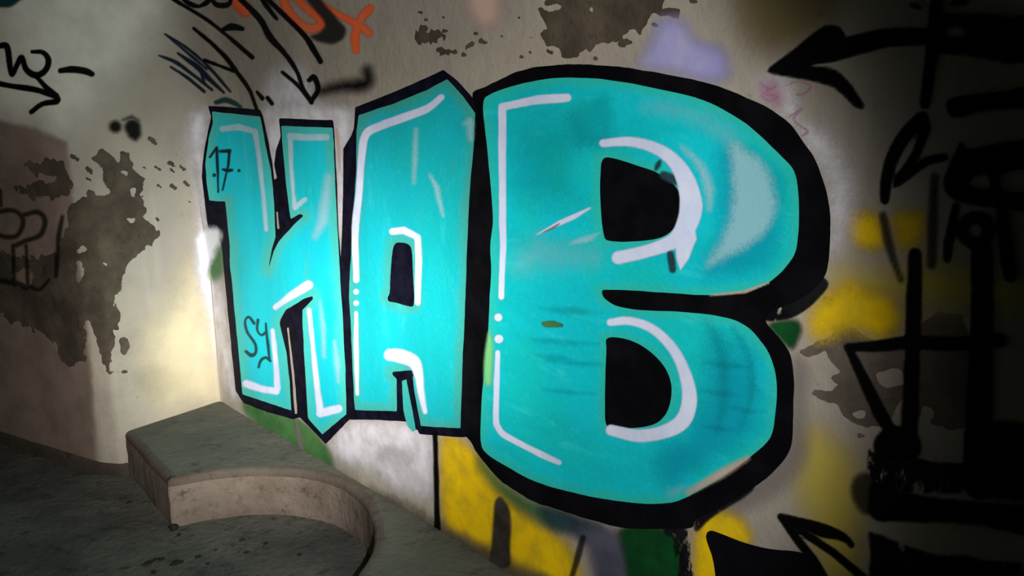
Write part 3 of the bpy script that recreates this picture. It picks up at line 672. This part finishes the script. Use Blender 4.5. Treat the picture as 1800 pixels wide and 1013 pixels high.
# ------------------------------------------------------------------ black tags on the vault above the first letters
tagmark('long thin black stroke starting above the letters, with blot', [C_([6, 6, 6, 7], *at(K2, (140, -20), (330, 95), (440, 180), (580, 300))), C_([6, 13, 7], *at(K2, (415, 160), (470, 140), (528, 150)))])
tagmark('black looping scribble at the top of the vault', [C_([5, 9, 8, 5, 9, 9, 5], *at(K2, (215, -5), (255, 20), (300, 32), (345, 8), (370, -20))), C_([5, 9, 9, 6], *at(K2, (360, -10), (395, 25), (450, 25), (468, 0)))])
tagmark('long curved black stroke running down to the top of the first letter', [C_([5, 7, 8, 7, 7, 6], *at(K2, (272, 148), (350, 212), (440, 300), (500, 380), (562, 465), (603, 572))), L_([5, 6], *at(K2, (330, 315), (482, 372)))])
tagmark('thicket of crossed blue-black scratch strokes beside the curved black stroke', [C_([3, 5, 5, 4], *at(K2, (120, 178), (235, 250), (345, 345), (465, 480))), C_([3, 6, 6, 4], *at(K2, (88, 290), (175, 325), (260, 385), (368, 470))), C_([3, 6, 5], *at(K2, (150, 350), (240, 408), (328, 480))), C_([4, 10, 9, 4], *at(K2, (188, 278), (290, 350), (340, 400), (432, 486))), L_([3, 5, 4], *at(K2, (130, 185), (250, 285), (340, 360))), L_([4, 4], *at(K2, (300, 350), (330, 440)))], INK)
tagmark('two short black dashes above the gap in the first letter', [L_([5, 7], *at(K2, (605, 482), (632, 515))), L_([6, 6], *at(K2, (660, 512), (683, 543)))])
tagmark('long black stroke with a check mark at its end, above the middle letter', [C_([9, 11, 12, 9, 7, 7, 9], *at(K2, (505, -20), (620, 100), (670, 190), (750, 280), (812, 370), (845, 460), (890, 535))), C_([5, 7, 9], *at(K2, (738, 378), (820, 448), (888, 530))), C_([9, 9, 10, 8], *at(K2, (888, 530), (925, 470), (905, 405), (878, 420)))])
tagmark('pair of thick black strokes beside the orange lettering', [L_([7, 9, 6], *at(K2, (620, -20), (650, 25), (708, 98))), C_([8, 9, 10, 11, 9], *at(K2, (655, -10), (750, 82), (850, 182), (895, 250), (938, 322)))])
tagmark('smoky dark crescent hugging the orange letter at the top', [PS((532, -10), (556, -10), (590, 28), (610, 50), (606, 68), (588, 78), (562, 74), (545, 64), (562, 58), (574, 46), (570, 34), (555, 18))], paint('smoky_black', (0.02, 0.016, 0.018), soft=True, speckle=0.3, opacity=0.9), feather=6, off=O_MARK)
mark('graffiti_letter', 'bright orange sprayed letter loop with a thrown-out star tail at the top of the wall', 'graffiti', [C_([15, 16, 16, 15, 14, 13], *at(K2, (735, -25), (768, 60), (830, 130), (895, 150), (940, 128), (920, 85), (860, 40), (800, -20))), L_([8, 10, 13], *at(K2, (890, -10), (1000, 60), (1130, 128))), L_([12, 15, 13], *at(K2, (1125, 135), (1160, 80), (1195, 45))), L_([14, 14], *at(K2, (1130, 130), (1190, 172))), L_([16, 15, 12], *at(K2, (1130, 130), (1115, 200), (1122, 262)))], ORANGE, O_CLOUD2, feather=8, h=0.005)
mark('orange_smudge', 'soft orange smudge among the black strokes at the top of the vault', 'paint patch', [L_([20, 24, 14], *at(K2, (480, -20), (515, 25), (545, 65)))], ORANGE, O_CLOUD2, feather=14, h=0.006)
mark('orange_smudge', 'thin pinkish smear between the tops of the first and second letters', 'paint patch', [L_([3, 4, 2, 3, 1], (592, 228), (594, 245), (596, 268), (597, 285), (598, 300))], PINKSMEAR, O_CLOUD2, feather=6, h=0.004)
tagmark('soft black sprayed swoosh above the middle letter', [C_([10, 14, 20, 16, 12], (568, 160), (602, 152), (632, 150), (648, 143), (647, 124))], feather=18)
tagmark('dark teal dash resting on top of the first letter', [C_([7, 10, 8, 5], (381, 180), (397, 176), (412, 181), (424, 188))], TEALINK, feather=3)
# far left
tagmark('black curly w shaped tag on the vault above the shaded recess', [C_([8, 10, 10, 9, 9, 10, 10, 11, 10, 10, 8, 7], (-12, 82), (2, 80), (14, 84), (21, 130), (30, 116), (39, 101), (47, 122), (64, 132), (80, 124), (86, 106), (76, 92), (57, 91))])
tagmark('thick black dash beside the curly w tag', [C_([9, 12, 12, 10], (107, 124), (128, 122), (150, 125), (162, 130))])
tagmark('black hooked arrow beneath the curly w tag', [C_([9, 9, 10, 11], (-20, 143), (20, 151), (60, 157), (97, 168)), L_([6, 9, 11], (64, 134), (80, 152), (98, 168)), C_([10, 11, 9, 9], (99, 168), (100, 178), (75, 183), (56, 197))])
tagmark('dark teal blot on the vault above the curly w tag', [C_([16, 16, 8], (-15, 2), (15, 4), (38, -6))], TEALINK, feather=5)
tagmark('pair of black sprayed dots above the grey bare patch', [L_([20], (203, 223)), L_([27, 22, 7], (233, 224), (236, 234), (238, 243)), L_([1, 4, 1], (216, 211), (232, 206), (244, 213))], feather=8)
tagmark('faint looping black scrawl on the shaded wall beyond the pier', [C_([7, 8, 8, 8, 7], *at(K3, (-20, 520), (50, 505), (100, 520), (125, 570), (90, 640), (10, 640), (-20, 600))), C_([8, 8, 9, 8, 8], *at(K3, (130, 530), (200, 515), (240, 560), (215, 635), (140, 665), (85, 690))), L_([7, 8, 7], *at(K3, (330, 540), (310, 640), (297, 850))), L_([7, 6], *at(K3, (72, 690), (78, 880))), L_([6, 6], *at(K3, (140, 690), (150, 900))), C_([8, 10, 9], *at(K3, (-20, 870), (90, 890), (140, 910))), L_([6, 6], *at(K3, (5, 400), (8, 480))), C_([5, 6, 5], *at(K3, (150, 900), (210, 920), (260, 870)))], BLACK_THIN, feather=4, h=0.005)

# ------------------------------------------------------------------ low on the mural wall
tagmark('thin vertical black line between the pale wall and the yellow paint', [L_([8, 8, 9, 11], (766, 762), (768, 836), (769, 890), (770, 931))], BLACK_SOFT, feather=3, off=O_MARK)
tagmark('blunt worn black bar standing on the yellow paint', [PS(*at(K17, (1072, 570), (1085, 540), (1110, 528), (1150, 575), (1168, 620), (1175, 720), (1165, 850), (1170, 960), (1040, 960), (1055, 860), (1065, 720)))], paint('worn_dark_bar', (0.02, 0.018, 0.016), (0.05, 0.045, 0.04), soft=True, speckle=0.3, opacity=0.92), feather=5, off=O_MARK)
tagmark('short dark drip line below the dark teal smear', [L_([9, 11, 10], (1026, 945), (1018, 975), (1006, 1016))], BLACK_THIN, feather=4, off=O_MARK)
tagmark('solid black lump with a pointed shoulder below the big letter', [PS((1241, 944), (1246, 933), (1256, 933), (1306, 953), (1350, 965), (1418, 970), (1445, 1005), (1490, 1180), (1275, 1180), (1258, 990))], BLACK, feather=0, off=O_MARK, h=0.006)
tagmark('small bent black arrow low on the wall', [PS((1370, 900), (1388, 905), (1450, 919), (1488, 936), (1505, 956), (1499, 966), (1484, 950), (1440, 944), (1405, 926)), L_([12, 14, 14], (1385, 915), (1424, 943), (1468, 972), (1525, 1020)), L_([12, 16, 16], (1374, 908), (1404, 949), (1431, 983), (1456, 1025))], BLACK_SOFT, feather=3, off=O_TOP, h=0.005)

# ------------------------------------------------------------------ black figures at the right
BR = dict(mat=BLACK_SOFT, feather=4, h=0.006)
tagmark('big black arrow above the curved shoulder of the big letter', [P_(*at(K18, (180, 450), (195, 425), (350, 310), (440, 235), (500, 190), (545, 162), (590, 155), (640, 170), (670, 205), (682, 235), (780, 210), (900, 185), (1000, 177), (1100, 176), (1240, 182), (1240, 288), (1100, 285), (950, 295), (780, 340), (600, 393), (460, 412), (600, 435), (640, 460), (680, 500), (720, 545), (800, 670), (785, 690), (740, 680), (660, 600), (600, 550), (480, 515), (340, 490), (210, 468)))], **BR)
tagmark('tall black letter P strokes at the tail of the big arrow', [L_([22, 22, 20], (1650, -20), (1640, 90), (1628, 182)), L_([10, 12], (1676, 5), (1700, 2)), P_((1645, 25), (1720, 24), (1760, 28), (1775, 33), (1830, 20), (1830, 108), (1770, 112), (1740, 104), (1700, 98), (1645, 92)), H_(PS((1663, 47), (1697, 48), (1699, 62), (1680, 67), (1663, 63)))], **BR)
tagmark('thick black bar below the letter P strokes', [PS((1663, 175), (1700, 168), (1760, 162), (1830, 148), (1830, 192), (1740, 192), (1705, 200), (1690, 208), (1668, 204))], **BR)
tagmark('double-stranded curved black stroke with side arm', [C_([28, 24, 22, 20, 15], (1622, 210), (1592, 240), (1570, 280), (1560, 320), (1557, 352)), C_([18, 16, 16], (1630, 225), (1610, 275), (1580, 318)), C_([10, 15, 16, 14], (1578, 324), (1600, 306), (1630, 284), (1662, 276))], **BR)
tagmark('faded brown-black strokes crossing the yellow spot', [L_([13, 16, 13, 9], (1554, 378), (1562, 420), (1572, 455), (1586, 492)), L_([14, 18, 16], (1645, 310), (1642, 380), (1640, 465))], BLACK_THIN, feather=7, h=0.006)
tagmark('black mask-like eye shape with two pale openings', [PC((1662, 312), (1680, 270), (1692, 246), (1703, 262), (1735, 256), (1790, 248), (1860, 246), (1860, 372), (1790, 370), (1735, 364), (1685, 354), (1664, 336)), H_(PS((1702, 325), (1712, 311), (1738, 305), (1745, 334), (1720, 331))), H_(PS((1758, 305), (1800, 296), (1830, 300), (1830, 338), (1763, 338)))], **BR)
tagmark('black ring on a stem between two short legs', [C_([22, 22, 22, 22, 22, 22, 22, 22], (1740, 402), (1734, 388), (1718, 382), (1702, 388), (1693, 404), (1702, 421), (1718, 428), (1734, 421), (1740, 402)), L_([14, 16, 16, 14], (1683, 362), (1675, 400), (1669, 430), (1667, 455)), L_([22, 24, 26, 24], (1763, 365), (1768, 410), (1773, 455), (1778, 484))], **BR)
tagmark('very tall thick black post stroke under the ring', [L_([38, 40, 44, 50, 56], (1728, 440), (1728, 560), (1725, 660), (1722, 780), (1724, 850))], **BR)
tagmark('tall black post stroke crossed by the triangle', [L_([24, 26, 28, 30], (1610, 448), (1608, 560), (1604, 680), (1600, 775)), PS((1540, 770), (1560, 748), (1600, 750), (1622, 770), (1618, 806), (1560, 808), (1538, 796))], BLACK_SOFT, 5, 0.006, O_TOP, rag=3)
tagmark('black open triangle drawn across the tall post stroke', [C_([14, 22, 24, 24], (1492, 610), (1545, 608), (1600, 602), (1680, 604), (1760, 598)), L_([14, 20, 24, 22], (1494, 612), (1525, 676), (1550, 728), (1568, 758))], BLACK_SOFT, 4, 0.006, O_TOP + .0002)
tagmark('broad black band sweeping across beneath the posts', [PS((1530, 845), (1560, 858), (1634, 874), (1720, 880), (1840, 892), (1840, 948), (1760, 930), (1700, 920), (1608, 917), (1530, 917))], BLACK_SOFT, 6, 0.006, O_TOP, rag=4)
tagmark('round brown-black sprayed blob at the end of the black band', [PC((1497, 862), (1505, 838), (1526, 830), (1545, 840), (1545, 890), (1528, 905), (1508, 892))], BLACK_THIN, 9, 0.006, O_MARK)
tagmark('ragged worn black paint above the black band', [P_((1530, 790), (1545, 800), (1640, 812), (1700, 810), (1708, 830), (1690, 868), (1530, 862))], BLACK_WORN, 5, 0.006, O_MARK, rag=7)
tagmark('solid black paint mass at the foot of the tall post', [P_((1698, 760), (1760, 740), (1840, 750), (1840, 885), (1720, 872), (1698, 850))], BLACK_SOFT, 8, 0.006, O_MARK, rag=4)
tagmark('ragged black paint field below the broad black band', [P_((1530, 935), (1560, 948), (1600, 962), (1640, 974), (1700, 979), (1840, 994), (1840, 1200), (1530, 1200))], BLACK_WORN, 6, 0.006, O_MARK, rag=5)
tagmark('small black fleck above the shaft of the big arrow', [L_([6, 9, 5], (1603, 8), (1612, 11), (1620, 14))], BLACK_SOFT, 3, 0.004)
tagmark('thin pink marker scribble beside the upper curve of the big letter', [C_([3, 3, 3], *at(K18, (135, 520), (190, 560), (240, 545), (150, 600), (200, 640), (250, 610), (180, 600))), C_([3, 3, 3], *at(K18, (300, 540), (380, 515), (460, 550), (400, 600), (370, 590))), C_([3, 3], *at(K18, (320, 740), (400, 690), (350, 760), (440, 830), (400, 860)))], PINK, 2, 0.004)
coat('olive_haze', [PS((1290, -60), (1480, -60), (1470, 30), (1400, 80), (1330, 90), (1300, 40))], paint('olive_haze', srgb(116, 100, 48), soft=True, speckle=0.3, opacity=0.6), O_CLOUD, wall_right, h=0.01, feather=90)
cloud('pink_patch', 'faint pink-lilac blotch under the point of the big arrow', [PS((1333, 150), (1365, 140), (1378, 175), (1370, 190), (1345, 172))], PINK, O_CLOUD2, 18)

# ------------------------------------------------------------------ floors and ledge
Z_LEDGE, Z_FLOOR = -1.29, -1.475
def concrete(name, c1, c2, c3, bump=0.5, sc=3.0):
    M = Mat(name, 0.92, 0.1)
    a = M.noise(sc, 5, 0.6)
    c = M.mix(M.step(a, 0.36, 0.66), c1, c2)
    c = M.mix(M.step(M.noise(sc * 5, 6, 0.7, off=(4, 2, 1)), 0.52, 0.74, 0, 0.8), c, c3)
    c = M.mix(M.step(M.noise(70, 3, 0.6), 0.6, 0.75, 0, 0.5), c, c3)
    M.color(c)
    M.bump(M.math('ADD', M.noise(35, 6, 0.7), M.noise(7, 4, 0.6)), bump, 0.012)
    return M.m
FLOORM = concrete('dirty_concrete_floor', srgb(70, 69, 65), srgb(92, 90, 82), srgb(34, 33, 31), 1.0)
LEDGEM = concrete('grey_green_cement_top', srgb(78, 80, 72), srgb(92, 92, 82), srgb(62, 61, 54), 0.5)
RISERM = concrete('stained_beige_render', srgb(118, 106, 96), srgb(100, 88, 78), srgb(64, 51, 42), 0.6, 5.0)
RIMM = concrete('worn_brown_rim', srgb(94, 86, 76), srgb(80, 72, 64), srgb(58, 50, 44), 0.5)

loop_pts = np.array([base(np.array(s), np.array(-1.3)) for s in np.arange(0, TOTAL, 0.05)])[:, :2]
cen = np.array([-1.4, 0.8])
def floor_grid():
    xs = np.arange(-4.7, 1.4, 0.05); ys = np.arange(-3.2, 4.3, 0.05)
    X, Y = np.meshgrid(xs, ys)
    D = poly_sdf(X, Y, loop_pts)
    Z = Z_FLOOR + 0.010 * fbm(X + 9, Y + 9, 1.6, 77) - 0.004
    keep = D < 0.06
    idx = -np.ones(X.shape, int)
    q = keep[:-1, :-1] & keep[1:, :-1] & keep[:-1, 1:] & keep[1:, 1:]
    used = np.zeros(X.shape, bool)
    used[:-1, :-1] |= q; used[1:, :-1] |= q; used[:-1, 1:] |= q; used[1:, 1:] |= q
    idx[used] = np.arange(used.sum())
    r, c = np.where(q)
    F = np.stack([idx[r, c], idx[r, c + 1], idx[r + 1, c + 1], idx[r + 1, c]], -1).tolist()
    o = new_obj('floor', np.stack([X[used], Y[used], Z[used]], -1), F, FLOORM)
    o['kind'] = 'structure'
floor_grid()

ledge = bpy.data.objects.new('floor_ledge', None); COL.objects.link(ledge)
ledge['kind'] = 'structure'
ledge['label'] = 'low cement ledge with a curved front running along the foot of the painted wall'
ARC_PTS = catmull([(-1.253, 2.717), (-1.09, 2.788), (-0.912, 2.808), (-0.76, 2.782), (-0.625, 2.705), (-0.515, 2.56), (-0.447, 2.38), (-0.430, 2.22), (-0.457, 2.087), (-0.53, 1.95), (-0.64, 1.83), (-0.80, 1.73), (-1.05, 1.64), (-1.6, 1.5), (-2.4, 1.32), (-3.4, 1.1), (-4.46, 0.9)], 10)
END_A = np.array([-1.626, 3.172])
END = [END_A + (np.array([-1.253, 2.717]) - END_A) * u for u in np.linspace(0, 1, 14)[:-1]]
path = np.array(END + ARC_PTS)
# even spacing
sl = np.concatenate([[0], np.cumsum(np.linalg.norm(np.diff(path, axis=0), axis=1))])
corner_l = sl[len(END)]
u = np.unique(np.concatenate([np.arange(0, sl[-1], 0.02), [corner_l, sl[-1]]]))
path = np.stack([np.interp(u, sl, path[:, 0]), np.interp(u, sl, path[:, 1])], -1)
tan = np.gradient(path, axis=0); tan /= np.linalg.norm(tan, axis=1, keepdims=True)
inn = np.stack([-tan[:, 1], tan[:, 0]], -1)          # into the ledge
prof = [(0.004, Z_FLOOR - 0.04), (0.0, Z_FLOOR + 0.03), (0.003, Z_FLOOR + 0.08), (0.0, Z_FLOOR + 0.12), (0.002, Z_LEDGE - 0.032)]
rimp = [(0.002, Z_LEDGE - 0.032), (0.001, Z_LEDGE - 0.018), (0.006, Z_LEDGE - 0.007), (0.014, Z_LEDGE - 0.002), (0.032, Z_LEDGE)]
jit = 0.004 * fbm(u[None, :] + 0.0, u[None, :] * 0 + 3.3, 9, 5)[0] + 0.003 * fbm(u[None, :], u[None, :] * 0, 30, 8)[0]
def ribbon(name, prof, mat, par):
    n = len(path); V = []
    for d, z in prof:
        q = path + inn * (d + jit[:, None])
        V += [(x, y, z) for x, y in q]
    F = [[k * n + i, k * n + i + 1, (k + 1) * n + i + 1, (k + 1) * n + i] for k in range(len(prof) - 1) for i in range(n - 1)]
    return new_obj(name, V, F, mat, par)
ribbon('riser', prof, RISERM, ledge)
ribbon('rim', rimp, RIMM, ledge)
def region_mesh(name, X, Y, A, z, mat, par):
    """flat mesh of the part of a plan grid where A < 0, cut cleanly at A = 0"""
    ins = A < 0
    idx = -np.ones(X.shape, int); idx[ins] = np.arange(ins.sum())
    V = [(x, y, z) for x, y in zip(X[ins].tolist(), Y[ins].tolist())]
    F, cut = [], {}
    def edge(a, b):
        key = (a, b) if a < b else (b, a)
        if key not in cut:
            p, q = key; w = A[p] / (A[p] - A[q])
            V.append((X[p] + (X[q] - X[p]) * w, Y[p] + (Y[q] - Y[p]) * w, z)); cut[key] = len(V) - 1
        return cut[key]
    anyc = ins[:-1, :-1] | ins[1:, :-1] | ins[:-1, 1:] | ins[1:, 1:]
    for rr, cc in zip(*[k.tolist() for k in np.where(anyc)]):
        q = [(rr, cc), (rr, cc + 1), (rr + 1, cc + 1), (rr + 1, cc)]
        f = []
        for k in range(4):
            p, n = q[k], q[(k + 1) % 4]
            if ins[p]: f.append(int(idx[p]))
            if ins[p] != ins[n]: f.append(edge(p, n))
        if len(f) >= 3: F.append(f)
    return new_obj(name, V, F, mat, par)
pit = [tuple(p) for p in (path + inn * (0.026 + jit[:, None]))] + [(-5.2, 0.8), (-5.2, 5.0), (-2.0, 4.6), (-1.72, 3.36), (-1.655, 3.21)]
_X, _Y = np.meshgrid(np.arange(-4.7, 1.4, 0.03), np.arange(-3.2, 4.3, 0.03))
region_mesh('tread', _X, _Y, np.maximum(poly_sdf(_X, _Y, loop_pts) - 0.02, -poly_sdf(_X, _Y, pit)), Z_LEDGE - 0.0005, LEDGEM, ledge)

# dark skirting at the foot of the shaded left wall
def skirting():
    s = np.arange(0.1, S_ARRIS + 0.125, 0.01)
    prof = [(0.0, -1.425), (0.006, -1.43), (0.008, -1.45), (0.012, -1.50)]
    V = []
    for d, z in prof:
        V += surf(s, np.full(s.shape, z), 0.002 + d).tolist()
    n = len(s)
    F = [[k * n + i, k * n + i + 1, (k + 1) * n + i + 1, (k + 1) * n + i] for k in range(len(prof) - 1) for i in range(n - 1)]
    o = new_obj('baseboard_left', V, F, concrete('dark_skirting_cement', srgb(70, 62, 55), srgb(58, 52, 46), srgb(40, 36, 32)))
    o['kind'] = 'structure'
skirting()

# ------------------------------------------------------------------ rubble bits on the lower floor
def ground(px, py, z):
    du = (px - 900) / FPX; dv = (506.5 - py) / FPX
    dy, dz = CP + dv * SP, -SP + dv * CP
    t = z / dz
    return du * t, dy * t
RUB = concrete('dark_rubble', srgb(34, 30, 26), srgb(46, 40, 34), srgb(18, 16, 14))
def chip_mesh(seed):
    r = random.Random(seed)
    bm = bmesh.new()
    bmesh.ops.create_icosphere(bm, subdivisions=2, radius=1.0)
    for v in bm.verts:
        k = 0.72 + 0.45 * r.random()
        v.co = Vector((v.co.x * k, v.co.y * k, max(-0.35, v.co.z * (0.6 + 0.3 * r.random()))))
    me = bpy.data.meshes.new('rubble_chip'); bm.to_mesh(me); bm.free()
    me.materials.append(RUB)
    return me
CH = [chip_mesh(s) for s in range(4)]
def chip(px, py, r, name, label, group=None, flat=0.55):
    x, y = ground(px, py, Z_FLOOR)
    o = bpy.data.objects.new(name, CH[int(px) % 4]); COL.objects.link(o)
    o.location = (x, y, Z_FLOOR + r * 0.25 * flat - 0.004); o.scale = (r * 1.25, r, r * flat)
    o.rotation_euler = (0, 0, random.uniform(0, 6))
    tag(o, label, 'stone', group)
chip(305, 927, 0.017, 'stone', 'round dark stone at the foot of the ledge corner', None, 0.95)
for x, y, r in [(310, 945, 14), (345, 928, 10), (300, 950, 12), (375, 925, 10), (445, 942, 14), (430, 952, 9), (470, 938, 8), (555, 915, 10), (600, 948, 7), (770, 832, 10), (885, 848, 8), (1050, 905, 8), (460, 806, 8), (790, 893, 9), (640, 880, 6), (215, 648, 10), (335, 990, 9)]:
    (px, py), = at(K7, (x, y))
    chip(px, py, r * 0.00095, 'rubble_chip', 'small dark chip of rubble lying on the dirty lower floor', 'rubble chips on the lower floor')
